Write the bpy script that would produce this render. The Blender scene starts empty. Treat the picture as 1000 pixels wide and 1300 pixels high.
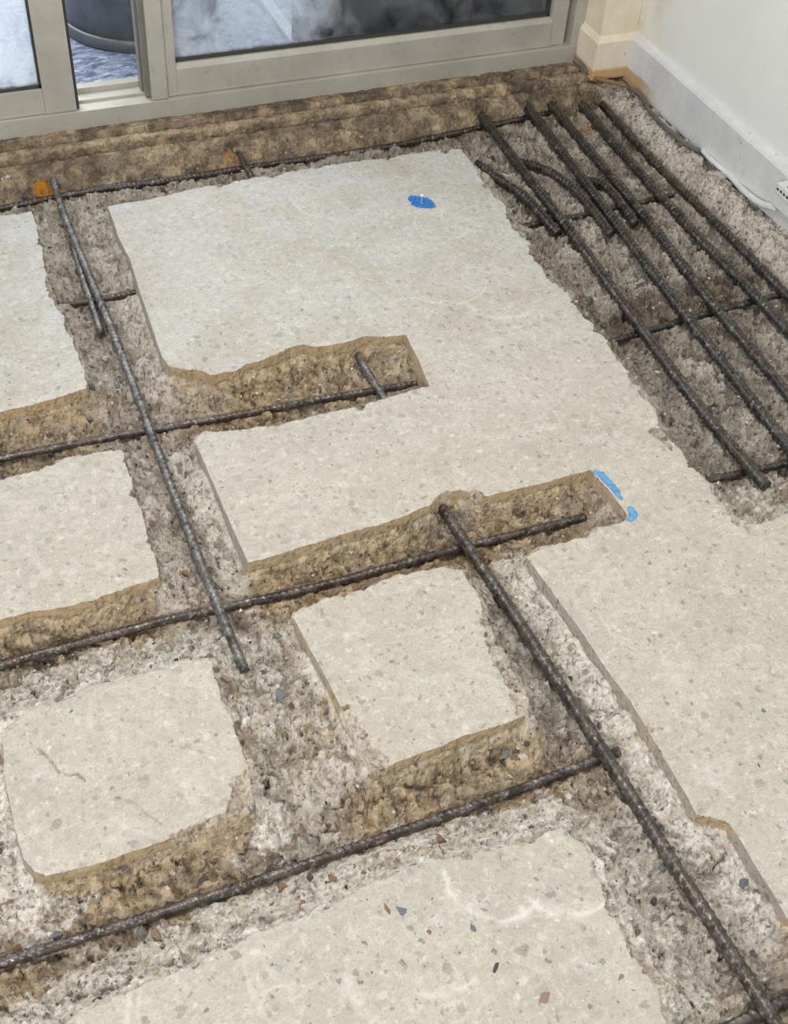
import bpy, bmesh, math, random
import numpy as np
from mathutils import Vector, Matrix

scene = bpy.context.scene
COL = scene.collection

# ------------------------------------------------------------------ camera
CAM_H = 1.5
YAW, PITCH, ROLL, FPX = 0.44261748, 0.8060196, 0.08467112, 1534.4

def cam_axes():
    fwd = np.array([math.sin(YAW)*math.cos(PITCH), math.cos(YAW)*math.cos(PITCH), -math.sin(PITCH)])
    right = np.array([math.cos(YAW), -math.sin(YAW), 0.0])
    up = np.cross(right, fwd)
    r2 = math.cos(ROLL)*right + math.sin(ROLL)*up
    u2 = -math.sin(ROLL)*right + math.cos(ROLL)*up
    return r2, u2, fwd
RT, UP, FW = cam_axes()

cam_d = bpy.data.cameras.new('camera')
cam_d.sensor_fit = 'VERTICAL'
cam_d.sensor_height = 24.0
cam_d.lens = FPX/1300.0*24.0
cam_d.clip_start = 0.02
cam = bpy.data.objects.new('camera', cam_d)
COL.objects.link(cam)
cam.matrix_world = Matrix(((RT[0], UP[0], -FW[0], 0), (RT[1], UP[1], -FW[1], 0), (RT[2], UP[2], -FW[2], CAM_H), (0, 0, 0, 1)))
scene.camera = cam

# ------------------------------------------------------------------ world and light
w = bpy.data.worlds.new('world'); scene.world = w; w.use_nodes = True
bg = w.node_tree.nodes['Background']
bg.inputs['Color'].default_value = (0.93, 0.96, 1.0, 1)
bg.inputs['Strength'].default_value = 0.40

def area(name, loc, target, sx, sy, power, col):
    d = bpy.data.lights.new(name, 'AREA'); d.shape = 'RECTANGLE'; d.size = sx; d.size_y = sy
    d.energy = power; d.color = col
    o = bpy.data.objects.new(name, d); COL.objects.link(o); o.location = loc
    v = Vector(target) - Vector(loc)
    o.rotation_euler = v.to_track_quat('-Z', 'Y').to_euler()
    return o
area('door_daylight', (0.3, 4.6, 2.5), (0.6, 1.6, 0), 4.0, 2.4, 150, (0.88, 0.94, 1.0))
area('side_fill_light', (-2.1, -1.5, 1.6), (0.9, 1.4, 0.1), 1.6, 1.4, 66, (0.96, 0.98, 1.0))  # unseen fill lamp added to brighten the right wall and front trench faces
area('ceiling_light', (0.2, 1.2, 2.6), (0.5, 1.3, 0), 0.9, 0.9, 22, (1.0, 0.94, 0.84))

vs = scene.view_settings
vs.view_transform = 'Standard'; vs.look = 'None'; vs.gamma = 1.0; vs.use_curve_mapping = False
vs.exposure = 0.35

# ------------------------------------------------------------------ survey helpers
def G(px, py, z=0.0):
    """world point on the level z that was sighted at photo pixel (px, py)"""
    d = RT*((px-500)/FPX) - UP*((py-650)/FPX) + FW
    t = (z-CAM_H)/d[2]
    return np.array([d[0]*t, d[1]*t, z])

def link(o, parent=None):
    COL.objects.link(o)
    if parent is not None: o.parent = parent
    return o
def tag(o, label=None, cat=None, group=None, kind=None):
    if label: o['label'] = label
    if cat: o['category'] = cat
    if group: o['group'] = group
    if kind: o['kind'] = kind
    return o
def empty(name, loc=(0, 0, 0)):
    o = bpy.data.objects.new(name, None); o.location = loc; o.empty_display_size = 0.05
    return link(o)
def mesh_obj(name, verts, faces, mat, parent=None, smooth=False, loc=None):
    me = bpy.data.meshes.new(name); me.from_pydata([tuple(v) for v in verts], [], faces); me.update()
    if smooth: me.polygons.foreach_set('use_smooth', [True]*len(me.polygons))
    if mat: me.materials.append(mat)
    o = bpy.data.objects.new(name, me)
    if loc is not None: o.location = loc
    return link(o, parent)
def bm_obj(name, bm, mat, parent=None, smooth=False):
    me = bpy.data.meshes.new(name); bm.to_mesh(me); bm.free()
    if smooth: me.polygons.foreach_set('use_smooth', [True]*len(me.polygons))
    me.materials.append(mat)
    return link(bpy.data.objects.new(name, me), parent)
def add_box(bm, x0, x1, y0, y1, z0, z1, bev=0.0):
    r = bmesh.ops.create_cube(bm, size=1)
    for v in r['verts']:
        v.co = Vector(((x0+x1)/2+v.co.x*(x1-x0), (y0+y1)/2+v.co.y*(y1-y0), (z0+z1)/2+v.co.z*(z1-z0)))
    if bev > 0:
        es = list({e for v in r['verts'] for e in v.link_edges})
        bmesh.ops.bevel(bm, geom=es, offset=bev, segments=2, affect='EDGES', profile=0.6)
def box_obj(name, dims, mat, parent=None, bev=0.0):
    bm = bmesh.new(); add_box(bm, *dims, bev=bev)
    return bm_obj(name, bm, mat, parent)

# ------------------------------------------------------------------ numpy noise
def _h(ix, iy, seed):
    n = (ix.astype(np.uint32)*np.uint32(374761393) + iy.astype(np.uint32)*np.uint32(668265263) + np.uint32(seed*1442695 & 0xffffffff))
    n = (n ^ (n >> np.uint32(13)))*np.uint32(1274126177)
    n = n ^ (n >> np.uint32(16))
    n = (n*np.uint32(2246822519)) ^ (n >> np.uint32(15))
    return (n & np.uint32(0xffffff)).astype(np.float32)/np.float32(0xffffff)
def vnoise(x, y, seed=0):
    fx = np.floor(x); fy = np.floor(y)
    ix = fx.astype(np.int64); iy = fy.astype(np.int64)
    u = (x-fx).astype(np.float32); v = (y-fy).astype(np.float32)
    u = u*u*(3-2*u); v = v*v*(3-2*v)
    a = _h(ix, iy, seed); b = _h(ix+1, iy, seed); c = _h(ix, iy+1, seed); d = _h(ix+1, iy+1, seed)
    return (a+(b-a)*u)*(1-v) + (c+(d-c)*u)*v
def fbm(x, y, scale, octv=4, seed=0, rot=0.5):
    """about -1..1, features of size `scale` metres"""
    s = np.zeros(x.shape, np.float32); amp = 1.0; tot = 0.0; f = 1.0/scale
    for k in range(octv):
        c, sn = math.cos(rot+k), math.sin(rot+k)
        s += amp*(vnoise((c*x-sn*y)*f+17.3*k, (sn*x+c*y)*f-9.1*k, seed+k)*2-1)
        tot += amp; amp *= 0.55; f *= 2.1
    return s/tot*1.6
def worley(x, y, scale, seed=0):
    gx = x/scale; gy = y/scale
    ix = np.floor(gx).astype(np.int64); iy = np.floor(gy).astype(np.int64)
    best = np.full(x.shape, 9.0, np.float32); cid = np.zeros(x.shape, np.float32)
    for dx in (-1, 0, 1):
        for dy in (-1, 0, 1):
            cx = ix+dx; cy = iy+dy
            px = cx + _h(cx, cy, seed); py = cy + _h(cx, cy, seed+7)
            d = np.hypot(gx-px, gy-py).astype(np.float32)
            m = d < best
            best = np.where(m, d, best); cid = np.where(m, _h(cx, cy, seed+3), cid)
    return best, cid
def sstep(a, b, x):
    t = np.clip((x-a)/(b-a), 0, 1); return t*t*(3-2*t)

# ------------------------------------------------------------------ materials
def s2l(c):
    c = c/255.0
    return c/12.92 if c <= 0.04045 else ((c+0.055)/1.055)**2.4
def rgb(r, g, b): return (s2l(r), s2l(g), s2l(b), 1.0)

class NT:
    def __init__(self, name):
        self.m = bpy.data.materials.new(name); self.m.use_nodes = True
        self.t = self.m.node_tree; self.t.nodes.clear()
        self.out = self.t.nodes.new('ShaderNodeOutputMaterial')
        self.p = self.t.nodes.new('ShaderNodeBsdfPrincipled')
        self.t.links.new(self.p.outputs[0], self.out.inputs[0])
        self.co = self.t.nodes.new('ShaderNodeTexCoord').outputs['Object']
    def l(self, a, b): self.t.links.new(a, b)
    def set(self, sock, v):
        if hasattr(v, 'is_output'): self.l(v, sock)
        else: sock.default_value = v
    def attr(self, n):
        a = self.t.nodes.new('ShaderNodeAttribute'); a.attribute_name = n; return a.outputs['Fac']
    def math(self, op, a, b=0.5, clamp=False):
        n = self.t.nodes.new('ShaderNodeMath'); n.operation = op; n.use_clamp = clamp
        self.set(n.inputs[0], a); self.set(n.inputs[1], b); return n.outputs[0]
    def noise(self, scale, detail=4, rough=0.55, vec=None, dist=0.0):
        n = self.t.nodes.new('ShaderNodeTexNoise'); n.inputs['Scale'].default_value = scale
        n.inputs['Detail'].default_value = detail; n.inputs['Roughness'].default_value = rough
        n.inputs['Distortion'].default_value = dist
        self.l(vec or self.co, n.inputs['Vector']); return n.outputs['Fac']
    def noisec(self, scale, detail=2):
        n = self.t.nodes.new('ShaderNodeTexNoise'); n.inputs['Scale'].default_value = scale
        n.inputs['Detail'].default_value = detail
        self.l(self.co, n.inputs['Vector']); return n.outputs['Color']
    def warp(self, scale, amt):
        v = self.t.nodes.new('ShaderNodeVectorMath'); v.operation = 'SCALE'
        self.l(self.noisec(scale), v.inputs[0]); v.inputs['Scale'].default_value = amt
        a = self.t.nodes.new('ShaderNodeVectorMath'); a.operation = 'ADD'
        self.l(self.co, a.inputs[0]); self.l(v.outputs[0], a.inputs[1]); return a.outputs[0]
    def mapped(self, vec, scale=(1, 1, 1), rot=(0, 0, 0)):
        n = self.t.nodes.new('ShaderNodeMapping'); self.l(vec, n.inputs['Vector'])
        n.inputs['Scale'].default_value = scale; n.inputs['Rotation'].default_value = rot; return n.outputs[0]
    def voro(self, scale, vec=None, rnd=1.0):
        n = self.t.nodes.new('ShaderNodeTexVoronoi'); n.inputs['Scale'].default_value = scale
        n.inputs['Randomness'].default_value = rnd
        self.l(vec or self.co, n.inputs['Vector']); return n.outputs['Distance'], n.outputs['Color']
    def sep(self, c):
        n = self.t.nodes.new('ShaderNodeSeparateColor'); self.l(c, n.inputs[0]); return n.outputs
    def sepxyz(self, c):
        n = self.t.nodes.new('ShaderNodeSeparateXYZ'); self.l(c, n.inputs[0]); return n.outputs
    def ramp(self, v, stops, interp='LINEAR'):
        n = self.t.nodes.new('ShaderNodeValToRGB'); self.l(v, n.inputs[0]); cr = n.color_ramp
        cr.interpolation = interp
        while len(cr.elements) < len(stops): cr.elements.new(0.5)
        for e, (p, c) in zip(cr.elements, stops):
            e.position = p; e.color = c if isinstance(c, tuple) else (c, c, c, 1)
        return n.outputs['Color']
    def mix(self, f, a, b, mode='MIX'):
        n = self.t.nodes.new('ShaderNodeMix'); n.data_type = 'RGBA'; n.blend_type = mode
        self.set(n.inputs[0], f); self.set(n.inputs[6], a); self.set(n.inputs[7], b); return n.outputs[2]
    def rng(self, v, a, b, c=0.0, d=1.0, smooth=False):
        n = self.t.nodes.new('ShaderNodeMapRange'); self.set(n.inputs[0], v)
        n.inputs[1].default_value = a; n.inputs[2].default_value = b; n.inputs[3].default_value = c; n.inputs[4].default_value = d
        if smooth: n.interpolation_type = 'SMOOTHSTEP'
        return n.outputs[0]
    def bump(self, h, strength=0.5, dist=0.003, normal=None):
        n = self.t.nodes.new('ShaderNodeBump'); self.set(n.inputs['Strength'], strength)
        n.inputs['Distance'].default_value = dist; self.l(h, n.inputs['Height'])
        if normal: self.l(normal, n.inputs['Normal'])
        return n.outputs[0]
    def fin(self, col, rough=0.6, metal=0.0, normal=None, spec=0.5):
        self.set(self.p.inputs['Base Color'], col); self.set(self.p.inputs['Roughness'], rough)
        self.set(self.p.inputs['Metallic'], metal); self.p.inputs['Specular IOR Level'].default_value = spec
        if normal: self.l(normal, self.p.inputs['Normal'])
        return self.m

def concrete_mat():
    n = NT('concrete')
    top = n.attr('top'); tan = n.attr('tan'); dust = n.attr('dust'); dirt = n.attr('dirt')
    swirl = n.attr('swirl'); rust = n.attr('rust'); crack = n.attr('crack'); light_warmth = n.attr('light_warmth')
    wv = n.warp(60, 0.012)
    # ---- sawn and ground slab top
    base = n.mix(light_warmth, rgb(211, 209, 207), rgb(211, 202, 186))
    blot = n.noise(7, 5, 0.6)
    base = n.mix(n.rng(blot, 0.42, 0.68), base, rgb(198, 190, 178))
    base = n.mix(n.math('MULTIPLY', n.rng(n.noise(16, 4, 0.6), 0.53, 0.68), 0.7), base, rgb(222, 217, 206))
    fine = n.noise(260, 3, 0.7)
    base = n.mix(n.math('MULTIPLY', n.rng(fine, 0.3, 0.7), 0.42), base, rgb(152, 144, 130), 'MIX')
    base = n.mix(n.math('MULTIPLY', n.rng(n.noise(70, 6, 0.75), 0.48, 0.68), 0.55), base, rgb(166, 157, 143))
    base = n.mix(n.math('MULTIPLY', n.rng(n.noise(55, 6, 0.75), 0.54, 0.68), 0.6), base, rgb(232, 227, 217))
    scr = n.noise(34, 3, 0.6, n.mapped(n.warp(14, 0.08), (1, 3.2, 1), (0, 0, 0.5)))
    base = n.mix(n.math('MULTIPLY', n.rng(scr, 0.56, 0.70), 0.35), base, rgb(226, 221, 210))
    scr2 = n.noise(30, 3, 0.6, n.mapped(n.warp(18, 0.07), (3, 1, 1), (0, 0, 0.9)))
    base = n.mix(n.math('MULTIPLY', n.rng(scr2, 0.60, 0.72), 0.2), base, rgb(150, 143, 130))
    agg = n.attr('agg')
    # flush aggregate, several sizes
    wv2 = n.warp(90, 0.016)
    for sc, thr, rad, f in ((30, 0.70, 0.30, 0.42), (46, 0.66, 0.34, 0.48), (85, 0.74, 0.34, 0.5), (170, 0.84, 0.36, 0.55)):
        d, c = n.voro(sc, wv2)
        s = n.sep(c)
        m = n.math('MULTIPLY', n.rng(d, rad, rad-0.08), n.math('GREATER_THAN', s[0], thr))
        sc_ = n.ramp(s[1], [(0.0, rgb(98, 98, 98)), (0.22, rgb(140, 140, 136)), (0.45, rgb(160, 150, 132)), (0.62, rgb(170, 166, 158)),
                            (0.75, rgb(150, 128, 100)), (0.85, rgb(232, 226, 214)), (0.97, rgb(72, 74, 76))], 'CONSTANT')
        m = n.math('MULTIPLY', m, n.rng(s[2], 0, 1, f*0.35, min(1.0, f*1.35)))
        m = n.math('MULTIPLY', m, agg)
        base = n.mix(m, base, sc_)
    base = n.mix(n.math('MULTIPLY', swirl, n.rng(n.noise(45, 4), 0.3, 0.55, 0, 0.7)), base, rgb(238, 233, 223))
    # ---- broken concrete
    bn = n.noise(30, 6, 0.65)
    bed = n.mix(n.rng(bn, 0.35, 0.65), rgb(140, 125, 112), rgb(218, 207, 193))
    bed = n.mix(n.math('MULTIPLY', n.rng(n.noise(75, 5, 0.7), 0.54, 0.66), 0.85), bed, rgb(214, 206, 196))
    cell = n.attr('cell')
    bed = n.mix(n.math('MULTIPLY', n.rng(cell, 0.35, 0.7), 0.6), bed, rgb(208, 199, 187))
    bed = n.mix(n.math('MULTIPLY', n.rng(cell, 0.42, 0.2), 0.6), bed, rgb(92, 78, 67))
    tn = n.mix(n.rng(n.noise(38, 6, 0.65), 0.36, 0.62), rgb(126, 107, 82), rgb(206, 183, 149))
    tn = n.mix(n.math('MULTIPLY', n.rng(n.noise(110, 4, 0.7), 0.56, 0.66), 0.7), tn, rgb(218, 203, 178))
    bed = n.mix(n.math('MULTIPLY', tan, n.rng(n.noise(20, 4), 0.25, 0.5, 0.82, 1.0)), bed, tn)
    dk = n.mix(n.rng(n.noise(24, 6, 0.7), 0.38, 0.62), rgb(64, 52, 43), rgb(122, 107, 92))
    bed = n.mix(n.math('MULTIPLY', dirt, n.rng(n.noise(15, 5, 0.6), 0.32, 0.56)), bed, dk)
    ds = n.mix(n.rng(n.noise(90, 4, 0.7), 0.4, 0.65), rgb(208, 197, 180), rgb(246, 241, 232))
    bed = n.mix(n.math('MULTIPLY', dust, n.rng(n.noise(26, 6, 0.7), 0.31, 0.49)), bed, ds)
    for sc, thr, rad in ((44, 0.72, 0.33), (85, 0.74, 0.34), (165, 0.84, 0.36)):
        d, c = n.voro(sc, wv); s = n.sep(c)
        m = n.math('MULTIPLY', n.rng(d, rad, rad-0.1), n.math('GREATER_THAN', s[0], thr))
        sc_ = n.ramp(s[1], [(0.0, rgb(66, 60, 55)), (0.35, rgb(96, 92, 88)), (0.55, rgb(122, 98, 70)), (0.7, rgb(132, 128, 124)), (0.9, rgb(222, 215, 205))], 'CONSTANT')
        bed = n.mix(n.math('MULTIPLY', m, n.math('SUBTRACT', 0.72, n.math('ADD', n.math('MULTIPLY', n.attr('plain'), 0.55), n.math('MULTIPLY', dust, 0.2)), True)), bed, sc_)
    geo = n.t.nodes.new('ShaderNodeNewGeometry')
    nzv = n.sepxyz(geo.outputs['True Normal'])[2]
    edge = n.math('MULTIPLY', n.rng(n.math('ADD', top, n.math('MULTIPLY', n.math('SUBTRACT', n.noise(120, 4, 0.7), 0.5), 0.4)), 0.35, 0.6), n.rng(nzv, 0.45, 0.7))
    # clean sawn faces just under the lip
    sawn = n.math('MULTIPLY', n.rng(nzv, 0.4, 0.25), n.rng(top, 0.02, 0.1))
    sw = n.mix(tan, n.mix(n.noise(80, 5, 0.7), rgb(128, 120, 108), rgb(176, 167, 153)), n.mix(n.noise(60, 5, 0.7), rgb(144, 121, 90), rgb(198, 174, 138)))
    bed = n.mix(n.math('MULTIPLY', sawn, 0.85), bed, sw)
    col = n.mix(edge, bed, base)
    col = n.mix(n.math('MULTIPLY', rust, n.rng(n.noise(70, 4, 0.6), 0.34, 0.5)), col, rgb(196, 128, 30))
    col = n.mix(crack, col, rgb(80, 70, 58))
    # ---- relief
    h1 = n.noise(300, 4, 0.7); h2 = n.noise(80, 5, 0.65)
    dv, _ = n.voro(90, wv)
    hb = n.math('ADD', n.math('MULTIPLY', h2, 1.0), n.math('MULTIPLY', n.rng(dv, 0, 0.6), 0.7))
    inv = n.math('SUBTRACT', 1.0, edge)
    b1 = n.bump(hb, n.math('ADD', n.math('MULTIPLY', inv, 0.8), 0.07), 0.008)
    b2 = n.bump(h1, n.math('ADD', n.math('MULTIPLY', inv, 0.1), 0.5), 0.0022, b1)
    b3 = n.bump(scr, n.math('MULTIPLY', edge, 0.25), 0.001, b2)
    return n.fin(col, n.rng(edge, 0, 1, 0.95, 0.82), 0, b3, 0.25)
CONC = concrete_mat()

def stone_mat(name, a, b):
    n = NT(name); c = n.mix(n.rng(n.noise(160, 5, 0.65), 0.35, 0.65), a, b)
    c = n.mix(n.math('MULTIPLY', n.rng(n.noise(60, 4, 0.7), 0.54, 0.66), 0.6), c, rgb(205, 196, 184))
    return n.fin(c, 0.85, 0, n.bump(n.noise(300, 4), 0.3, 0.002), 0.3)
STONES = [stone_mat('stone_charcoal', rgb(58, 56, 54), rgb(86, 82, 78)), stone_mat('stone_blue_grey', rgb(96, 102, 106), rgb(128, 132, 134)),
          stone_mat('stone_brown', rgb(112, 88, 62), rgb(150, 124, 92)), stone_mat('stone_grey', rgb(120, 116, 110), rgb(156, 150, 142)),
          stone_mat('stone_pale', rgb(186, 178, 166), rgb(216, 210, 200)), stone_mat('stone_rosy', rgb(136, 108, 94), rgb(168, 142, 124))]

def metal_bar_mat(name, lo, hi, rough=0.42, glint_patch=0.5):
    n = NT(name)
    f = n.noise(55, 6, 0.65)
    c = n.mix(n.rng(f, 0.35, 0.65), lo, hi)
    c = n.mix(n.math('MULTIPLY', n.rng(n.noise(22, 4, 0.6), 0.55, 0.68), 0.55), c, rgb(92, 66, 44))
    c = n.mix(n.math('MULTIPLY', n.rng(n.noise(95, 5, 0.7), 0.56, 0.66), glint_patch), c, rgb(204, 199, 192))  # pale worn patches that also paint glints into the steel colour
    n.p.inputs['Coat Weight'].default_value = 0.35; n.p.inputs['Coat Roughness'].default_value = 0.22
    return n.fin(c, n.rng(n.noise(140, 4, 0.6), 0.3, 0.7, rough-0.14, rough+0.16), 0.6, n.bump(n.noise(320, 4, 0.7), 0.35, 0.0015), 0.5)
BAR = metal_bar_mat('rebar_steel', rgb(48, 42, 39), rgb(112, 103, 96), 0.32, 0.5)
BAR_DARK = metal_bar_mat('rebar_steel_dark', rgb(42, 37, 34), rgb(92, 84, 78), 0.33, 0.42)
BAR_SILVER = metal_bar_mat('rebar_steel_bright', rgb(62, 58, 56), rgb(146, 142, 138), 0.30, 0.7)

# ------------------------------------------------------------------ reinforcing bar layout
ZH, ZV = -0.052, -0.038
BARS = []
g = lambda pts, z: [G(x, y, z) for x, y in pts]
def ext(pts, a=0.0, b=0.0):
    P = [Vector(p) for p in pts]
    if a: P[0] = P[0] + (P[0]-P[1]).normalized()*a
    if b: P[-1] = P[-1] + (P[-1]-P[-2]).normalized()*b
    return P
BARS.append((ext(g([(0, 266), (80, 249), (200, 232), (330, 211), (470, 190), (600, 165), (690, 146)], -0.061), 0.5, 0.04), 0.0085, BAR_DARK, 'dark bar running along the ledge below the door sill', 0.011, 1))
BARS.append((ext(g([(0, 583), (100, 563), (190, 546), (300, 527), (400, 509), (535, 487)], ZH), 0.5, 0), 0.0078, BAR, 'cross bar ending inside the notch with a ragged back edge', 0.011, 2))
BARS.append((ext(g([(0, 845), (140, 806), (275, 774), (420, 741), (590, 694), (743, 657)], ZH), 0.5, 0), 0.0082, BAR, 'cross bar ending beside the blue chalk mark', 0.012, 3))
BARS.append((ext(g([(0, 1223), (200, 1160), (400, 1094), (600, 1024), (778, 956)], ZH), 0.5, 0.01), 0.0082, BAR, 'cross bar in front of the cracked slab block', 0.011, 4))
BARS.append((ext(g([(935, 1302), (1000, 1270)], ZH), 0.03, 0.6), 0.0095, BAR, 'short end of a cross bar in the last trench', 0.012, 5))
BARS.append((ext(g([(66, 226), (78, 262), (112, 345), (150, 440), (190, 543), (232, 655), (275, 768), (311, 853)], ZV), 0.015, 0), 0.0086, BAR_SILVER, 'long shiny bar lapped with a short bar, cut off at its end', 0.013, 6))
BARS.append((g([(92, 305), (105, 352), (120, 398), (128, 423)], ZV-0.010), 0.0082, BAR_SILVER, 'short cut bar lying against the long shiny bar', 0.013, 7))
BARS.append((ext(g([(299, 186), (312, 210), (330, 240)], ZV), 0.01, 0.02), 0.0075, BAR_DARK, 'short bar stub between the door ledge and the slab', 0.012, 8))
BARS.append((ext(g([(452, 448), (470, 478), (492, 515)], ZV), 0.015, 0.02), 0.0078, BAR_SILVER, 'short bar stub crossing the ragged notch', 0.012, 9))
BARS.append((ext(g([(564, 650), (600, 705), (680, 822), (770, 960), (850, 1090), (920, 1200), (985, 1303)], ZV), 0.02, 0.12), 0.0112, BAR, 'thick bar beside the small square slab block', 0.014, 10))
RB = [([(605, 138), (660, 212), (735, 310), (815, 418), (890, 522), (972, 618)], 'thick parallel bar closest to the large slab area'),
      ([(667, 133), (730, 215), (775, 275), (850, 375), (930, 478), (1000, 566)], 'second thick parallel bar from the large slab area'),
      ([(695, 128), (760, 206), (830, 290), (900, 380), (1000, 502)], 'third thick parallel bar from the large slab area'),
      ([(732, 126), (800, 206), (880, 295), (940, 355), (1000, 420)], 'second thick parallel bar from the baseboard'),
      ([(768, 138), (830, 205), (900, 275), (1000, 377)], 'thick parallel bar closest to the baseboard')]
for i, (pts, lb) in enumerate(RB):
    P = ext(g(pts, ZV-0.006*(i == 4)), 0.02, 0 if i == 0 else 0.05)
    if i: P.append(Vector((P[-1].x-0.006, 1.13, ZV-0.004)))
    BARS.append((P, 0.0122 if i < 4 else 0.0108, BAR_DARK, lb, 0.0135, 20+i, 'thick parallel bars beside the right wall', 1.35))
BB = [([(610, 212), (632, 228), (660, 247), (682, 268), (708, 297)], 'bent lap bar next to the corner of the large slab area'),
      ([(662, 199), (680, 209), (700, 220), (728, 240), (748, 262), (775, 297)], 'bent lap bar between the first two parallel bars'),
      ([(742, 219), (755, 227), (770, 238), (787, 256), (806, 284)], 'bent lap bar meeting the third parallel bar')]
for i, (pts, lb) in enumerate(BB):
    P = g(pts, ZV-0.004); P[0][2] -= (0.0, 0.018, 0.026)[i]; P[1][2] -= (0.0, 0.006, 0.010)[i]
    BARS.append((ext(P, 0.015, 0), 0.0120, BAR_DARK, lb, 0.0125, 30+i, 'bent lap bars', 1.35))
SH = [([(640, 292), (700, 281), (760, 270), (845, 250)], 'thin cross bar under the bent lap bars'), ([(768, 436), (850, 412), (920, 393), (1000, 372)], 'thin cross bar under the middle of the parallel bars'),
      ([(900, 610), (950, 600), (1000, 588)], 'thin cross bar under the ends of the parallel bars'), ([(72, 389), (125, 381), (182, 370)], 'thin rusty cross bar under the lapped bars')]
for i, (pts, lb) in enumerate(SH):
    P = ext(g(pts, -0.056 if i < 3 else -0.049), 0.015, 0.02)
    if i in (1, 2): P.append(Vector((1.76, P[-1].y, -0.056)))
    BARS.append((P, 0.0075, BAR_DARK, lb, 0.011, 40+i, 'thin cross bars'))


# ------------------------------------------------------------------ FLOOR: slab with chiselled trenches
PX = lambda pts: [tuple(G(x, y)[:2]) for x, y in pts]
# outlines of the pieces of slab that still stand, sighted on the slab surface
MAIN = PX([(137, 262), (170, 256), (205, 249), (250, 239), (300, 229), (330, 224), (370, 218), (400, 211), (450, 205), (500, 199), (540, 193), (562, 189), (585, 190),
           (597, 206), (606, 222), (618, 238), (636, 256), (646, 270), (648, 287), (668, 308), (680, 330), (692, 348), (712, 366), (735, 392), (752, 412), (766, 432), (780, 455),
           (800, 480), (815, 500), (836, 532), (842, 548), (858, 568), (878, 592), (892, 606), (902, 622), (915, 648), (935, 668), (965, 664), (1000, 645)])
MAIN += [(1.40, 1.12), (1.79, 1.14), (1.79, 0.43), (0.86, 0.43), (0.835, 0.441)]
MAIN += PX([(985, 1140), (960, 1102), (945, 1075), (925, 1045), (905, 1038), (884, 1034), (873, 1012), (850, 975), (830, 940), (800, 890), (770, 850), (740, 805), (700, 750), (668, 707),
            (690, 694), (730, 684), (760, 673), (800, 660), (795, 652), (775, 625), (750, 597),
            (720, 604), (660, 620), (620, 629), (600, 627), (585, 622), (560, 626), (548, 640), (520, 652), (480, 666), (440, 677), (400, 690), (360, 702), (315, 714),
            (300, 682), (284, 645), (265, 600), (247, 560), (262, 548), (300, 545), (350, 540), (400, 528), (440, 520), (470, 510), (500, 502), (545, 490), (530, 455), (515, 425),
            (490, 428), (462, 427), (440, 435), (400, 441), (385, 437), (370, 441), (350, 450), (330, 458), (312, 462), (300, 471), (284, 473), (268, 477), (255, 470), (240, 470), (215, 465), (205, 452),
            (196, 425), (186, 395), (178, 372), (165, 330), (150, 300)])
LEFT_BACK = [(-0.95, 2.41)] + PX([(0, 275), (20, 272), (40, 268), (47, 288), (53, 315), (58, 345), (68, 372), (70, 388), (80, 402), (84, 420), (95, 440), (104, 465), (112, 492), (80, 503), (40, 514), (0, 523)]) + [(-0.95, 1.78)]
LEFT_MID = [(-0.95, 1.60)] + PX([(0, 609), (30, 602), (60, 590), (100, 580), (135, 574), (156, 572), (163, 590), (170, 620), (180, 655), (192, 695), (203, 733), (180, 740), (150, 748), (120, 762), (100, 766), (75, 772), (40, 776), (0, 787)]) + [(-0.95, 1.275)]
LEFT_FRONT = PX([(2, 938), (18, 915), (40, 900), (70, 886), (110, 872), (150, 862), (200, 851), (240, 843), (266, 838), (274, 858), (282, 888), (296, 920), (308, 955), (318, 992), (326, 1022),
                 (312, 1036), (285, 1046), (255, 1052), (225, 1062), (190, 1074), (150, 1088), (110, 1100), (60, 1112), (44, 1106), (30, 1090), (18, 1050), (8, 1000)])
CENTRE = PX([(372, 784), (386, 772), (410, 764), (440, 752), (470, 744), (505, 733), (540, 726), (568, 720), (586, 722), (598, 742), (612, 770), (626, 795), (640, 828), (652, 850), (668, 878), (672, 906),
             (650, 914), (620, 925), (590, 934), (560, 945), (525, 960), (490, 974), (474, 972), (462, 958), (448, 930), (420, 872), (396, 828)])
FRONT = [(-0.95, 0.56), (-0.3, 0.585)] + PX([(100, 1292), (150, 1268), (200, 1245), (250, 1220), (300, 1196), (350, 1178), (400, 1160), (440, 1140), (470, 1126), (505, 1108), (540, 1096), (575, 1090), (600, 1082),
             (640, 1076), (680, 1062), (715, 1055), (740, 1068), (752, 1090), (760, 1115), (775, 1145), (795, 1180), (812, 1215), (830, 1255), (850, 1300)]) + [(0.63, 0.2), (0.63, -0.35), (-0.95, -0.35)]
FAR_LEFT = [(-0.95, 0.83), (-0.95, 1.14), (-0.26, 1.14), (-0.25, 0.83)]
NEAR_RIGHT = [(0.84, 0.24), (1.79, 0.24), (1.79, -0.35), (0.84, -0.35)]
PANELS = [('main', MAIN), ('left_back', LEFT_BACK), ('left_mid', LEFT_MID), ('left_front', LEFT_FRONT), ('centre', CENTRE), ('front', FRONT), ('far_left', FAR_LEFT), ('near_right', NEAR_RIGHT)]

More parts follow.
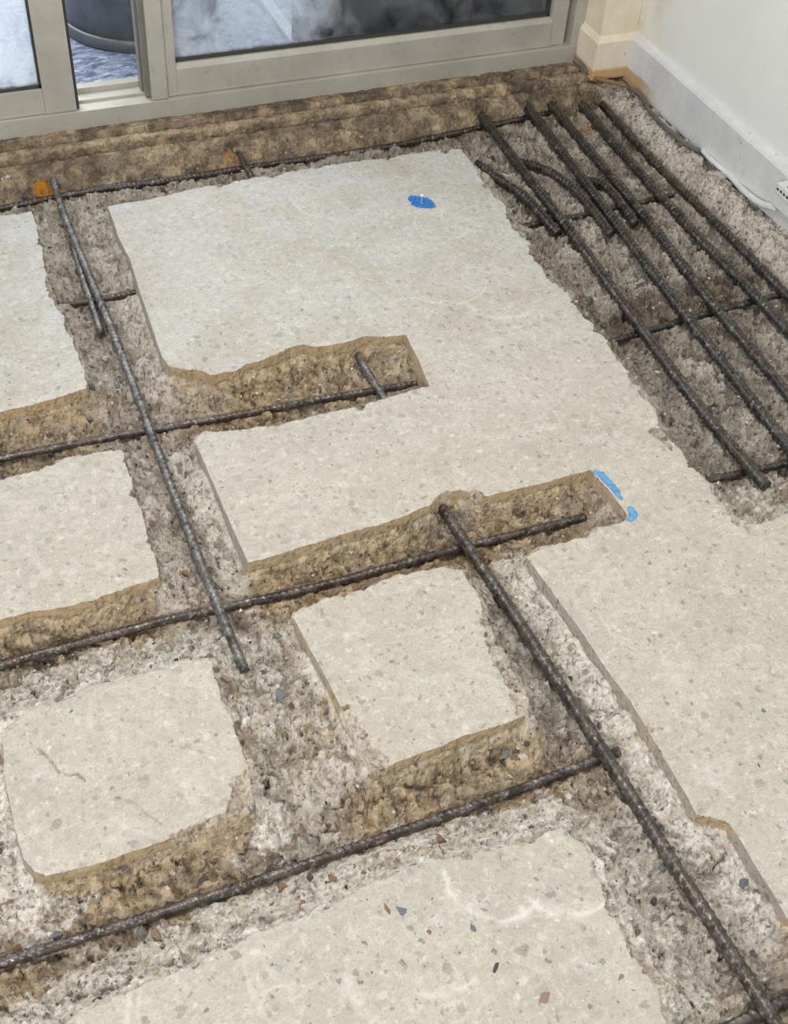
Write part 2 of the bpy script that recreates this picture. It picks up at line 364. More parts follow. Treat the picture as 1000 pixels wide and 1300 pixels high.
def axis(a, b, step_a, step_b, pre, pre_step, post=None, post_step=0.02):
    out = list(np.arange(pre, a, pre_step)); s = a
    while s < b:
        out.append(s); s += step_a + (step_b-step_a)*(s-a)/(b-a)
    if post: out += list(np.arange(b, post, post_step)) + [post]
    else: out.append(b)
    return np.array(out)
xs = axis(-0.30, 1.828, 0.0025, 0.0029, -0.95, 0.012)
ys = axis(0.28, 2.745, 0.0021, 0.0033, -0.35, 0.015)
X, Y = np.meshgrid(xs, ys)
NXg, NYg = len(xs), len(ys)
Xf = X.ravel().astype(np.float32); Yf = Y.ravel().astype(np.float32)
N = Xf.size

def area_sign(P):
    return sum(P[i][0]*P[(i+1) % len(P)][1]-P[(i+1) % len(P)][0]*P[i][1] for i in range(len(P)))
def inside(P, x, y):
    c = np.zeros(x.shape, bool)
    for i in range(len(P)):
        x0, y0 = P[i]; x1, y1 = P[(i+1) % len(P)]
        if y0 == y1: continue
        m = (y0 > y) != (y1 > y)
        c ^= m & (x < (x1-x0)*(y-y0)/(y1-y0)+x0)
    return c

n_fine = fbm(Xf, Yf, 0.012, 3, 11)
n_mid = fbm(Xf, Yf, 0.035, 4, 21)
n_big = fbm(Xf, Yf, 0.09, 4, 31)
wl, wid = worley(Xf, Yf, 0.019, 5)
wl2, wid2 = worley(Xf, Yf, 0.009, 9)

def facets(scale, seed, tilt):
    wx = Xf + 0.35*scale*n_mid; wy = Yf + 0.35*scale*n_fine
    gx = wx/scale; gy = wy/scale
    ix = np.floor(gx).astype(np.int64); iy = np.floor(gy).astype(np.int64)
    best = np.full(N, 9.0, np.float32); h = np.zeros(N, np.float32); cid = np.zeros(N, np.float32)
    for dx in (-1, 0, 1):
        for dy in (-1, 0, 1):
            cx = ix+dx; cy = iy+dy
            qx = gx-(cx+_h(cx, cy, seed)); qy = gy-(cy+_h(cx, cy, seed+7))
            d = np.hypot(qx, qy).astype(np.float32); m = d < best
            hh = (_h(cx, cy, seed+3)*2-1) + tilt*(qx*(_h(cx, cy, seed+4)*2-1)+qy*(_h(cx, cy, seed+5)*2-1))
            best = np.where(m, d, best); h = np.where(m, hh, h); cid = np.where(m, _h(cx, cy, seed+6), cid)
    return h.astype(np.float32), cid
fa, ca = facets(0.042, 201, 1.6)
fb, cb = facets(0.019, 231, 1.8)
fc, cc = facets(0.0095, 261, 1.6)

# warped sample position gives ragged lips
bands = [(1.145, 1.285), (1.59, 1.79), (0.675, 0.84), (0.24, 0.43)]
inA = np.zeros(N, np.float32)
for a, b in bands:
    inA = np.maximum(inA, sstep(a-0.015, a+0.03, Yf+0.012*n_mid)*(1-sstep(b-0.02, b+0.02, Yf+0.012*n_mid)))
east = sstep(1.12, 1.20, Xf)*sstep(1.12, 1.2, Yf)
north = sstep(2.42, 2.47, Yf)
base = -0.058 - 0.036*inA*(1-east)
base = base*(1-east) + east*(-0.060)
base = base*(1-north) + north*(-0.072)
# shallow bed between the two front pieces, above the end of the cut bar
shal = sstep(0.84, 0.90, Yf)*(1-sstep(1.06, 1.13, Yf))*sstep(0.15, 0.22, Xf)*(1-sstep(0.42, 0.46, Xf))
base = base + 0.032*shal
# ledge beside the right wall
base = np.maximum(base, -0.06 + (0.050-0.010*sstep(1.785, 1.80, Xf+0.006*n_mid))*sstep(1.715, 1.765, Xf+0.012*n_mid)*sstep(1.0, 1.2, Yf))
# ledge under the door sill
yl = Yf + 0.007*n_mid + 0.004*n_fine
ym = Yf + 0.004*n_big + 0.003*n_mid
ledge = -0.088 + 0.056*sstep(2.525, 2.575, yl) + 0.018*sstep(2.575, 2.625, yl) + 0.015*sstep(2.632, 2.640, ym) + 0.010*sstep(2.668, 2.672, ym) - 0.020*np.exp(-((ym-2.630)/0.004)**2) - 0.010*np.exp(-((ym-2.666)/0.003)**2)
base = np.maximum(base, np.where(Yf > 2.5, ledge, -1))

Hh = base.copy()
pid = np.full(N, -1, np.int32)
fsk = np.zeros(N, np.float32); tan = np.zeros(N, np.float32); dsk = np.zeros(N, np.float32); dmin = np.full(N, 9.0, np.float32)
SNAP = 0.0013
order_front = [nm for nm, _ in PANELS].index('front')
for k, (nm, P) in enumerate(PANELS):
    sg = 1 if area_sign(P) > 0 else -1
    ins = inside(P, Xf, Yf)
    din = np.full(N, 9.0, np.float32)      # unsigned distance to the outline with lip wobble
    wob = np.zeros(N, np.float32)
    for i in range(len(P)):
        x0, y0 = P[i]; x1, y1 = P[(i+1) % len(P)]
        ex, ey = x1-x0, y1-y0; L = math.hypot(ex, ey)
        if L < 1e-6: continue
        nx, ny = sg*ey/L, -sg*ex/L
        if ny < -0.55: cut, slope, amp = 0.022, 3.0, 0.0026
        elif ny > 0.55: cut, slope, amp = 0.012, 2.2, 0.0055
        elif nx < 0: cut, slope, amp = 0.026, 0.5, 0.0007
        else: cut, slope, amp = 0.016, 0.85, 0.0045
        if nm == 'front': cut, slope, amp = (0.009, 0.62, 0.0065)
        if nm == 'left_front' and ny > 0.4: cut, slope, amp = (0.006, 0.55, 0.006)
        if nm == 'main' and nx > 0 and x0 > 1.1 and y0 > 1.0: cut, slope, amp = (0.006, 0.9, 0.009)
        R = 0.15
        sel = np.nonzero((Xf > min(x0, x1)-R) & (Xf < max(x0, x1)+R) & (Yf > min(y0, y1)-R) & (Yf < max(y0, y1)+R))[0]
        if sel.size == 0: continue
        px = Xf[sel]-x0; py = Yf[sel]-y0
        t = np.clip((px*ex+py*ey)/(L*L), 0, 1)
        d = np.hypot(px-t*ex, py-t*ey)
        nz = n_fine[sel]*0.35 + n_mid[sel]*0.9
        s = np.where(ins[sel], -d, d) + amp*nz + 0.004*(amp > 0.003)*np.maximum(0, n_mid[sel]-0.55)*4
        better = d < din[sel]
        din[sel] = np.where(better, d, din[sel]); wob[sel] = np.where(better, s, wob[sel])
        cv = cut*(1+0.35*n_mid[sel]+0.3*n_big[sel]) if amp < 0.004 else cut*np.clip(0.9+0.9*n_mid[sel]+0.5*fb[sel], 0.15, 2.0)
        hs = -cv - slope*np.maximum(0, s-0.0055)
        hs = np.where(s <= SNAP, -9.0, hs)
        m = hs > Hh[sel]
        Hh[sel] = np.where(m, hs, Hh[sel])
        isfront = 1.0 if (ny < -0.55 and nm not in ('front',)) else 0.0
        tan[sel] = np.where(m, isfront, tan[sel])
        fsk[sel] = np.where(m, isfront, fsk[sel])
        isd = 1.0 if (nm == 'front' or (nm == 'left_front' and ny > -0.5)) else 0.0
        dsk[sel] = np.where(m, isd, dsk[sel])
    s_all = np.where(din < 1, wob, np.where(ins, -1.0, 1.0))
    solid = s_all <= SNAP
    Hh = np.where(solid, 0.0, Hh)
    near = s_all < 0.0045
    pid = np.where(near, k, pid)
    dmin = np.minimum(dmin, s_all.astype(np.float32))

out = dmin > SNAP
rough_w = sstep(0.005, 0.018, dmin) + 0.12*sstep(0.0, 0.003, dmin)*(1-sstep(0.005, 0.018, dmin))
relief = 0.0075*fa + 0.0052*fb + 0.0028*fc + 0.006*n_mid + 0.0028*n_fine + 0.011*n_big
relief += 0.0085*np.maximum(0, 0.55-wl)*(wid > 0.55) - 0.006*np.maximum(0, 0.4-wl)*(wid < 0.2) + 0.003*np.maximum(0, 0.6-wl2)
dooramp = 1-0.25*sstep(2.52, 2.55, Yf)-0.58*sstep(2.575, 2.60, Yf)
eastamp = 1+0.25*east+0.35*shal
relief *= rough_w*dooramp*eastamp
Hh = Hh + np.where(out, relief, 0)
Hh = np.where(out, np.minimum(Hh, np.where(Yf > 2.6, 0.012, -0.003)), Hh)
# keep the chiselled bed clear of the bars
for pts, r in [(b[0], b[1]) for b in BARS]:
    P = [tuple(p) for p in pts]
    for (x0, y0, z0), (x1, y1, z1) in zip(P[:-1], P[1:]):
        R = 0.07
        sel = np.nonzero((Xf > min(x0, x1)-R) & (Xf < max(x0, x1)+R) & (Yf > min(y0, y1)-R) & (Yf < max(y0, y1)+R) & (dmin > 0.001) & (Yf < (2.58 if pts is BARS[0][0] else 2.56)))[0]
        if sel.size == 0: continue
        ex, ey = x1-x0, y1-y0; L2 = ex*ex+ey*ey
        tt = ((Xf[sel]-x0)*ex+(Yf[sel]-y0)*ey)/L2; t = np.clip(tt, 0, 1)
        d = np.hypot(Xf[sel]-x0-t*ex, Yf[sel]-y0-t*ey)
        lim = z0+(z1-z0)*t - 0.45*r + np.maximum(0, d-r*1.3)*1.3 + 0.004*n_fine[sel] - 0.004*np.maximum(0, n_mid[sel])
        Hh[sel] = np.minimum(Hh[sel], lim)
# slab top: slight unevenness, pits
pit, pidn = worley(Xf, Yf, 0.03, 77)
topn = 0.0007*fbm(Xf, Yf, 0.05, 3, 51) + 0.0003*n_fine - 0.0035*np.maximum(0, 0.22-pit)/0.22*(pidn > 0.90)
worn = sstep(-0.02, 0.0, dmin)*np.maximum(0, n_mid-0.2)*0.003
Hh = np.where(out, Hh, topn - worn)

chip = np.zeros(N, np.float32)
for P in (PX([(824, 545), (846, 542), (851, 572), (838, 562)]), PX([(553, 632), (566, 622), (590, 630), (602, 622), (612, 632), (585, 641), (560, 645)]), PX([(818, 918), (835, 917), (842, 925), (826, 930)]),
          PX([(606, 740), (650, 810), (690, 900), (680, 920), (655, 905), (648, 880), (622, 838), (612, 790)]), PX([(430, 900), (445, 895), (472, 945), (500, 966), (470, 990), (440, 935)]), PX([(300, 985), (318, 975), (345, 1025), (310, 1050), (215, 1080), (220, 1056), (262, 1042), (285, 1030)]),
          PX([(55, 335), (66, 350), (84, 395), (70, 388), (58, 362)]), PX([(735, 1060), (765, 1070), (800, 1160), (840, 1240), (815, 1225), (775, 1155), (752, 1105)])):
    ci = inside(P, Xf+0.005*n_mid+0.003*n_fine, Yf+0.005*n_fine)
    chip = np.maximum(chip, ci*(dmin <= SNAP))
Hh = Hh - chip*(0.004+0.003*fb+0.002*fc+0.002*n_fine)
# masks of dust, dirt and tone; tan follows walls that face the camera
top = (dmin <= SNAP).astype(np.float32)
top = top*(1-chip)
tan = np.maximum(tan, 0.75*chip)
tan_door = sstep(2.50, 2.56, Yf)
tg = tan.reshape(NYg, NXg)
for _ in range(2): tg = np.maximum(np.maximum(tg, np.roll(tg, 1, 0)), np.roll(tg, -1, 0))
tan = np.where(dmin < 0.004, tg.ravel(), tan)
tan = np.maximum(tan, 0.95*tan_door)
xing = np.maximum(sstep(0.17, 0.23, Xf+0.02*n_mid)*(1-sstep(0.32, 0.37, Xf+0.02*n_mid)), sstep(0.66, 0.71, Xf+0.02*n_mid)*(1-sstep(0.80, 0.84, Xf+0.02*n_mid))*(Yf < 1.1))
tan = np.maximum(tan, np.clip(0.78+0.5*n_big, 0.3, 1)*inA*(1-east)*(Yf < 2.3)*(1-0.8*xing))
tan = np.maximum(tan, 0.55*sstep(-0.15, 0.4, n_big)*(Yf < 1.15))
tan = np.maximum(tan, 0.95*shal*sstep(-0.25, 0.15, fbm(Xf, Yf, 0.06, 4, 71)))
dust = dsk*1.0
dust = np.maximum(dust, 0.95*shal*np.clip(0.75-0.9*fbm(Xf, Yf, 0.05, 4, 81), 0.15, 1))
dust = np.maximum(dust, 0.97*sstep(0.72, 0.765, Xf)*(1-sstep(0.82, 0.86, Xf))*sstep(0.4, 0.5, Yf)*(1-sstep(1.15, 1.2, Yf)))
dust = np.maximum(dust, 0.6*(1-sstep(0.36, 0.40, Xf))*sstep(0.28, 0.32, Xf)*(1-inA)*(Yf < 2.1))
dust = np.maximum(dust, 0.55*east*sstep(1.70, 1.76, Xf))
dust = np.maximum(dust, 0.85*sstep(1.15, 1.17, Xf)*(1-sstep(1.30, 1.36, Xf))*sstep(1.02, 1.06, Yf)*(1-sstep(1.18, 1.23, Yf)))
dust = np.maximum(dust, (0.36+0.2*(Yf < 1.15))*(1-inA)*(1-tan_door))
dirt = np.maximum(np.clip(0.62+0.55*n_big, 0.1, 0.95)*east*(1-sstep(1.70, 1.76, Xf))*sstep(1.17, 1.25, Yf), 0.8*north*(1-sstep(2.57, 2.61, Yf)))
dirt = np.maximum(dirt, 0.9*sstep(2.660, 2.672, Yf))
dirt = np.maximum(dirt, 0.8*sstep(2.52, 2.56, Yf)*(1-0.6*sstep(2.635, 2.64, ym)*(1-sstep(2.655, 2.66, ym))))
dirt = np.maximum(dirt, 0.95*(1-sstep(0.55, 1.1, np.hypot((Xf-0.705)/0.05, (Yf-0.97)/0.20)+0.25*n_mid)))
dirt = np.maximum(dirt, 0.35*(Yf > 1.8)*(Xf < 0.4))
light_warmth = (1-sstep(1.0, 2.3, Yf)).astype(np.float32)  # cool daylight near the door put into the slab colour, cream further in

def seg_dist(pts):
    d = np.full(N, 9.0, np.float32)
    for (x0, y0), (x1, y1) in zip(pts[:-1], pts[1:]):
        ex, ey = x1-x0, y1-y0; L2 = ex*ex+ey*ey
        t = np.clip(((Xf-x0)*ex+(Yf-y0)*ey)/L2, 0, 1)
        d = np.minimum(d, np.hypot(Xf-x0-t*ex, Yf-y0-t*ey))
    return d
crack = np.zeros(N, np.float32)
for pts, a in ((PX([(48, 950), (62, 962), (75, 980), (88, 984), (98, 982), (107, 990)]), 0.6), (PX([(150, 1012), (172, 1020), (190, 1036), (205, 1046)]), 0.35)):
    d = seg_dist(pts) + 0.0012*n_fine
    c = (1-sstep(0.0003, 0.0028, d))*a
    crack = np.maximum(crack, c)
Hh = Hh - 0.003*crack
swirl = np.zeros(N, np.float32)
for (cx, cy), r, a0, a1, st in (((470, 1200), 0.16, 150, 330, 0.35), ((320, 1270), 0.15, 60, 200, 0.6), ((660, 1190), 0.17, 180, 300, 0.3),
                                ((560, 350), 0.10, 200, 350, 0.5), ((420, 250), 0.09, 30, 330, 0.35), ((560, 285), 0.06, 0, 330, 0.4), ((180, 900), 0.10, 20, 130, 0.5), ((230, 960), 0.13, 200, 330, 0.35),
                                ((300, 320), 0.12, 160, 340, 0.3), ((860, 760), 0.14, 100, 260, 0.3), ((920, 900), 0.12, 160, 330, 0.25), ((60, 430), 0.10, 180, 330, 0.3)):
    c = G(cx, cy)
    dx = Xf-c[0]; dy = Yf-c[1]; rr = np.hypot(dx, dy); an = np.degrees(np.arctan2(dy, dx)) % 360
    g = sstep(a0, a0+25, an)*(1-sstep(a1-25, a1, an))
    swirl = np.maximum(swirl, st*g*np.maximum(1-sstep(0.001, 0.005, np.abs(rr-r+0.004*n_mid)), 0.6*(1-sstep(0.001, 0.004, np.abs(rr-r+0.011+0.003*n_mid)))))
    Hh = np.where(pid >= 0, Hh - 0.0008*st*g*(1-sstep(0.0, 0.006, np.abs(rr-r-0.003))), Hh)
for pts, a in (([(563, 1108), (570, 1130), (583, 1148), (602, 1161), (638, 1170), (665, 1162), (680, 1147)], 1.0), ([(672, 1142), (684, 1152), (700, 1158), (737, 1162), (758, 1155), (772, 1142)], 1.0),
               ([(525, 1260), (545, 1264), (566, 1262), (588, 1254), (602, 1244)], 0.7), ([(440, 1244), (448, 1264), (462, 1282), (488, 1303)], 0.7), ([(330, 1210), (345, 1238), (372, 1258)], 0.4),
               ([(592, 384), (608, 398), (630, 404), (655, 402), (677, 394)], 0.8), ([(640, 1215), (690, 1232), (740, 1215)], 0.3), ([(120, 875), (112, 905), (118, 930)], 0.4)):
    d = seg_dist(PX(pts))
    swirl = np.maximum(swirl, a*(pid >= 0)*np.maximum(1-sstep(0.001, 0.0055, np.abs(d+0.002*n_mid)), 0.5*(1-sstep(0.002, 0.012, d+0.003*n_mid))))
rust = np.zeros(N, np.float32)
def blob(px, py, z, r, a=1.0):
    global rust
    c = G(px, py, z)
    rust = np.maximum(rust, a*((dmin > 0) | (z > -0.01))*(1-sstep(0.5*r, r, np.hypot(Xf-c[0], Yf-c[1])+0.008*n_mid)))
blob(58, 246, -0.05, 0.035); blob(70, 258, -0.06, 0.018); blob(290, 198, -0.04, 0.02, 0.3); blob(742, 168, -0.06, 0.035, 0.5)
blob(57, 790, -0.07, 0.018, 0.6); blob(430, 595, -0.05, 0.02, 0.3)

co = np.empty((N, 3), np.float32); co[:, 0] = Xf; co[:, 1] = Yf; co[:, 2] = Hh
# crisp lip: bring the grid onto the outline; steep faces get relief of their own
D2g = dmin.reshape(NYg, NXg)
gy_, gx_ = np.gradient(D2g.astype(np.float64), ys, xs)
gx_ = gx_.ravel(); gy_ = gy_.ravel(); gn = np.maximum(gx_**2+gy_**2, 0.3)
sn = np.abs(dmin) < 0.00135
co[:, 0] += np.where(sn, np.clip(-dmin*gx_/gn, -0.0013, 0.0013), 0)
co[:, 1] += np.where(sn, np.clip(-dmin*gy_/gn, -0.0013, 0.0013), 0)
s2 = (dmin >= 0.00135) & (dmin < 0.0042)
mv = np.where(s2, 0.0023-dmin, 0)
co[:, 0] += np.clip(mv*gx_/gn, -0.002, 0.002); co[:, 1] += np.clip(mv*gy_/gn, -0.002, 0.002)
wallw = fsk*sstep(0.006, 0.012, dmin)*(1-sstep(-0.03, 0.0, Hh))
co[:, 1] += wallw*(0.006*fbm(Xf, Hh, 0.022, 3, 401) + 0.003*fbm(Xf, Hh, 0.009, 2, 411))
Hg = Hh.reshape(NYg, NXg)
def height_at(x, y):
    i = int(np.clip(np.searchsorted(xs, x), 1, NXg-1)); j = int(np.clip(np.searchsorted(ys, y), 1, NYg-1))
    return float(Hg[j, i])
ix = np.arange(NXg-1); jy = np.arange(NYg-1)
I, J = np.meshgrid(ix, jy)
v0 = (J*NXg+I).ravel(); quads = np.stack([v0, v0+1, v0+1+NXg, v0+NXg], 1)
fp = np.where((pid[quads] >= 0).all(1), pid[quads].max(1), -1)
ATTR = dict(agg=np.where(pid == order_front, 1.1, np.where(Yf > 1.9, 0.6, 0.85)), plain=sstep(2.54, 2.60, Yf), cell=(0.5*ca+0.3*cb+0.2*cc), top=top, tan=tan, dust=dust, dirt=dirt, light_warmth=light_warmth, swirl=swirl, rust=rust, crack=crack)

def patch(name, fsel, parent=None):
    q = quads[fsel]
    used, inv = np.unique(q.ravel(), return_inverse=True)
    me = bpy.data.meshes.new(name)
    nf = q.shape[0]
    me.vertices.add(used.size); me.vertices.foreach_set('co', co[used].ravel())
    me.loops.add(nf*4); me.loops.foreach_set('vertex_index', inv.astype(np.int32).ravel())
    me.polygons.add(nf); me.polygons.foreach_set('loop_start', np.arange(0, nf*4, 4, dtype=np.int32))
    me.update(calc_edges=True)
    me.polygons.foreach_set('use_smooth', np.ones(nf, bool))
    for a, v in ATTR.items():
        at = me.attributes.new(a, 'FLOAT', 'POINT'); at.data.foreach_set('value', v[used].astype(np.float32))
    me.materials.append(CONC)
    return link(bpy.data.objects.new(name, me), parent)

floor = patch('floor', fp == -1)
tag(floor, 'concrete floor slab with chiselled trenches exposing reinforcing bars', None, None, 'structure')
PLABEL = {'main': 'large cream slab area with two sawn notches', 'left_back': 'slab block beside the doubled bar trench', 'left_mid': 'slab block between two cross trenches',
          'left_front': 'isolated slab block with a hairline crack', 'centre': 'small square slab block between trenches', 'front': 'slab area with curved grinder marks',
          'far_left': 'slab block beyond the cracked block', 'near_right': 'slab area past the end trench'}
for k, (nm, P) in enumerate(PANELS):
    o = patch('slab_panel', fp == k, floor); o['label'] = PLABEL[nm]

# ------------------------------------------------------------------ aggregate stones
rnd = random.Random(4)
def rock_mesh(seed, flat=0.7):
    r = random.Random(seed); bm = bmesh.new()
    for i in range(13):
        v = Vector((r.gauss(0, 1), r.gauss(0, 1), r.gauss(0, 1))).normalized()*r.uniform(0.8, 1.1)
        bm.verts.new((v.x*r.uniform(0.8, 1.25), v.y*0.85, v.z*flat))
    bmesh.ops.convex_hull(bm, input=bm.verts)
    for v in [v for v in bm.verts if not v.link_faces]: bm.verts.remove(v)
    me = bpy.data.meshes.new('aggregate_stone'); bm.to_mesh(me); bm.free(); return me
ROCKS = []
for mi, m in enumerate(STONES):
    for s in range(3):
        me = rock_mesh(100+mi*7+s); me.materials.append(m); ROCKS.append(me)
def vis(p):
    q = np.array(p)-np.array([0, 0, CAM_H]); z = q@FW
    return (q@RT)/z*FPX+500, -(q@UP)/z*FPX+650
def put_stone(x, y, r, z, me, sink=0.35):
    o = bpy.data.objects.new('aggregate_stone', me)
    o.location = (x, y, z - r*sink*0.7 + r*0.1); o.scale = (r, r, r)
    o.rotation_euler = (rnd.uniform(-.5, .5), rnd.uniform(-.5, .5), rnd.uniform(0, 6.28))
    return link(o, floor)
D2 = dmin.reshape(NYg, NXg); T2 = tan.reshape(NYg, NXg); U2 = dust.reshape(NYg, NXg)
cnt = 0; spots = []
while cnt < 230:
    x = rnd.uniform(-0.2, 1.76); y = rnd.uniform(0.33, 2.6)
    i = int(np.searchsorted(xs, x)); j = int(np.searchsorted(ys, y))
    i = min(i, NXg-1); j = min(j, NYg-1)
    if D2[j, i] < 0.012: continue
    z = float(Hg[j, i]); u, v = vis((x, y, z))
    if not (-10 < u < 1010 and -10 < v < 1310): continue
    r = rnd.choice((0.0055, 0.0065, 0.0075, 0.009, 0.011))*(1.15 if y > 1.4 else 1.05)
    if any((x-a)**2+(y-b)**2 < (r+c)**2 for a, b, c in spots): continue
    spots.append((x, y, r))
    mi = rnd.choices(range(6), (34, 18, 18, 14, 8, 8))[0]
    put_stone(x, y, r, z, ROCKS[mi*3+rnd.randrange(3)], 0.3); cnt += 1
# stones cut flush with the slab surface that stand out
for px, py, rmm, mi in ((630, 1228, 9, 0), (690, 1268, 15, 5), (600, 1177, 9, 1), (510, 1157, 14, 1), (564, 1237, 13, 3), (636, 1090, 8, 3), (693, 1158, 8, 3), (752, 1200, 9, 3), (722, 1215, 6, 3), (475, 1234, 8, 1), (487, 1300, 9, 3),
                        (970, 901, 8, 1), (834, 580, 7, 1), (233, 912, 5, 0), (90, 903, 7, 1), (217, 946, 4, 0), (320, 571, 7, 3), (551, 539, 5, 0), (963, 972, 5, 0), (490, 1153, 9, 2), (788, 1240, 9, 5), (545, 1184, 8, 2), (870, 1108, 4, 0),
                        (648, 497, 8, 3), (660, 470, 8, 3), (535, 400, 6, 3), (12, 507, 5, 0), (280, 425, 5, 3), (283, 310, 4, 3)):
    p = G(px, py); r = rmm/1000.0
    o = put_stone(p[0], p[1], r, 0.0, ROCKS[mi*3+rnd.randrange(3)])
    o.scale = (r, r*rnd.uniform(0.6, 0.9), 0.003); o.location.z = -0.0012; o.rotation_euler = (0, 0, rnd.uniform(0, 6.28))
# loose crumbs too many to count
gv, gf, gm = [], [], []
shapes = []
for s in range(6):
    me = rock_mesh(300+s); shapes.append(([v.co.copy() for v in me.vertices], [tuple(p.vertices) for p in me.polygons])); bpy.data.meshes.remove(me)
cnt = 0
while cnt < 3600:
    x = rnd.uniform(-0.25, 1.79); y = rnd.uniform(0.30, 2.55)
    i = min(int(np.searchsorted(xs, x)), NXg-1); j = min(int(np.searchsorted(ys, y)), NYg-1)
    if D2[j, i] < 0.007: continue
    z = float(Hg[j, i]); r = rnd.choice((0.0016, 0.0022, 0.003, 0.0038, 0.0048))
    vsx, fsx = shapes[rnd.randrange(6)]; b = len(gv); a = rnd.uniform(0, 6.28); c, s_ = math.cos(a), math.sin(a)
    gv += [(x+r*(c*v.x-s_*v.y), y+r*(s_*v.x+c*v.y), z+r*v.z-r*0.15) for v in vsx]
    k = rnd.choices(range(6), (9, 8, 16, 18, 42, 7))[0]
    for f in fsx: gf.append(tuple(b+q for q in f)); gm.append(k)
    cnt += 1
grit = mesh_obj('concrete_crumbs', gv, gf, STONES[0], floor)
for m in STONES[1:]: grit.data.materials.append(m)
grit.data.polygons.foreach_set('material_index', gm); grit['kind'] = 'stuff'

# ------------------------------------------------------------------ reinforcing bars
def smooth_path(pts, step=0.0022):
    P = [Vector(p) for p in pts]
    if len(P) == 2: dense = P
    else:
        dense = []
        for i in range(len(P)-1):
            p0 = P[max(i-1, 0)]; p1 = P[i]; p2 = P[i+1]; p3 = P[min(i+2, len(P)-1)]
            for k in range(12):
                t = k/12.0
                dense.append(0.5*((2*p1)+(p2-p0)*t+(2*p0-5*p1+4*p2-p3)*t*t+(3*p1-p0-3*p2+p3)*t**3))
        dense.append(P[-1])
    out = [dense[0]]; carry = 0.0
    for a, b in zip(dense[:-1], dense[1:]):
        L = (b-a).length
        if L < 1e-9: continue
        s = step-carry
        while s <= L:
            out.append(a+(b-a)*(s/L)); s += step
        carry = L-(s-step)
    return out
def rebar(name, pts, r, mat, label, pitch=0.012, seed=0, group=None, ribs=1.0):
    path = smooth_path(pts, max(0.0019, r*0.22)); n = len(path); S = 14
    rr = random.Random(seed); ph = rr.uniform(0, 6.28)
    V, F = [], []; s = 0.0
    upv = Vector((0, 0, 1))
    for i, p in enumerate(path):
        t = (path[min(i+1, n-1)]-path[max(i-1, 0)]).normalized()
        if i: s += (p-path[i-1]).length
        a = t.cross(upv).normalized(); b = a.cross(t)
        wear = ribs*(0.7+0.45*math.sin(s*23+ph*5)*math.sin(s*61+ph))
        wx = 0.0009*math.sin(s*9+ph); wz = 0.0009*math.sin(s*7+ph*2)
        for k in range(S):
            th = 2*math.pi*k/S
            side = 1 if math.sin(th) >= 0 else -1
            u = (s/pitch + side*(th % math.pi)/math.pi*1.15 + (0.5 if side < 0 else 0)) % 1.0
            rib = max(0.0, 1-abs(u-0.5)*4.2)
            rib *= min(1.0, abs(math.sin(th))*2.2)
            lon = max(0.0, abs(math.cos(th))-0.93)/0.07
            q = r*(0.90 + wear*(0.17*min(1, rib*1.7) + 0.08*lon)) * (1+0.03*math.sin(s*57+3*th+ph)+0.02*math.sin(s*131+ph*3))
            V.append(p + a*(math.cos(th)*q+wx) + b*(math.sin(th)*q+wz))
    for i in range(n-1):
        for k in range(S):
            F.append((i*S+k, i*S+(k+1) % S, (i+1)*S+(k+1) % S, (i+1)*S+k))
    F.append(tuple(range(S))[::-1]); F.append(tuple((n-1)*S+k for k in range(S)))
    F = [f[::-1] for f in F]
    org = Vector(path[0]); V = [v-org for v in V]
    o = mesh_obj(name, V, F, mat, None, True, org)
    tag(o, label, 'rebar', group or 'reinforcing bars in the floor')
    return o
for a in BARS: rebar('rebar', *a)

# ------------------------------------------------------------------ paint marks, screw
def paint_mat(name, a, b, t0, t1):
    n = NT(name)
    c = n.mix(n.rng(n.noise(120, 4, 0.6), 0.35, 0.65), a, b)
    n.fin(c, 0.7, 0, n.bump(n.noise(300, 3), 0.3, 0.001))
    tr = n.t.nodes.new('ShaderNodeBsdfTransparent'); mx = n.t.nodes.new('ShaderNodeMixShader')
    f = n.rng(n.math('ADD', n.noise(170, 5, 0.75), n.attr('fade')), t0, t1)
    n.l(f, mx.inputs[0]); n.l(tr.outputs[0], mx.inputs[1]); n.l(n.p.outputs[0], mx.inputs[2]); n.l(mx.outputs[0], n.out.inputs[0])
    return n.m
PAINT = paint_mat('blue_marking_paint', rgb(16, 100, 190), rgb(52, 140, 214), 0.42, 0.62)
CHALK = paint_mat('blue_chalk', rgb(62, 138, 200), rgb(120, 176, 216), 0.44, 0.74)
def paint(rings, label, PAINT=PAINT):
    """rings: centre line pixels with half widths -> thin coat on the slab"""
    V, F, A = [], [], []
    for i, (px, py, hw) in enumerate(rings):
        p = Vector(G(px, py)); a = Vector(G(*rings[max(i-1, 0)][:2])); b = Vector(G(*rings[min(i+1, len(rings)-1)][:2]))
        t = (b-a).normalized(); nn = Vector((-t.y, t.x, 0))
        endf = 0.35 if 0 < i < len(rings)-1 else -0.1
        for k in range(7):
            s = (k-3)/3.0
            q = p+nn*s*hw; V.append((q.x, q.y, height_at(q.x, q.y)+0.0011)); A.append(endf*(1-abs(s)**3) - 0.15*abs(s)**2)
        if i:
            for k in range(6): F.append(((i-1)*7+k, (i-1)*7+k+1, i*7+k+1, i*7+k))
    o = mesh_obj('paint_mark', V, F, PAINT, floor, True)
    at = o.data.attributes.new('fade', 'FLOAT', 'POINT'); at.data.foreach_set('value', A)
    o['label'] = label
def dense(r, n=4):
    out = []
    for a, b in zip(r[:-1], r[1:]):
        for k in range(n): out.append(tuple(a[j]+(b[j]-a[j])*k/n for j in range(3)))
    return out+[r[-1]]
paint(dense([(521, 257, 0.004), (525, 254, 0.022), (531, 256, 0.027), (538, 258, 0.026), (545, 261, 0.02), (551, 264, 0.006)]), 'bright blue paint spot')
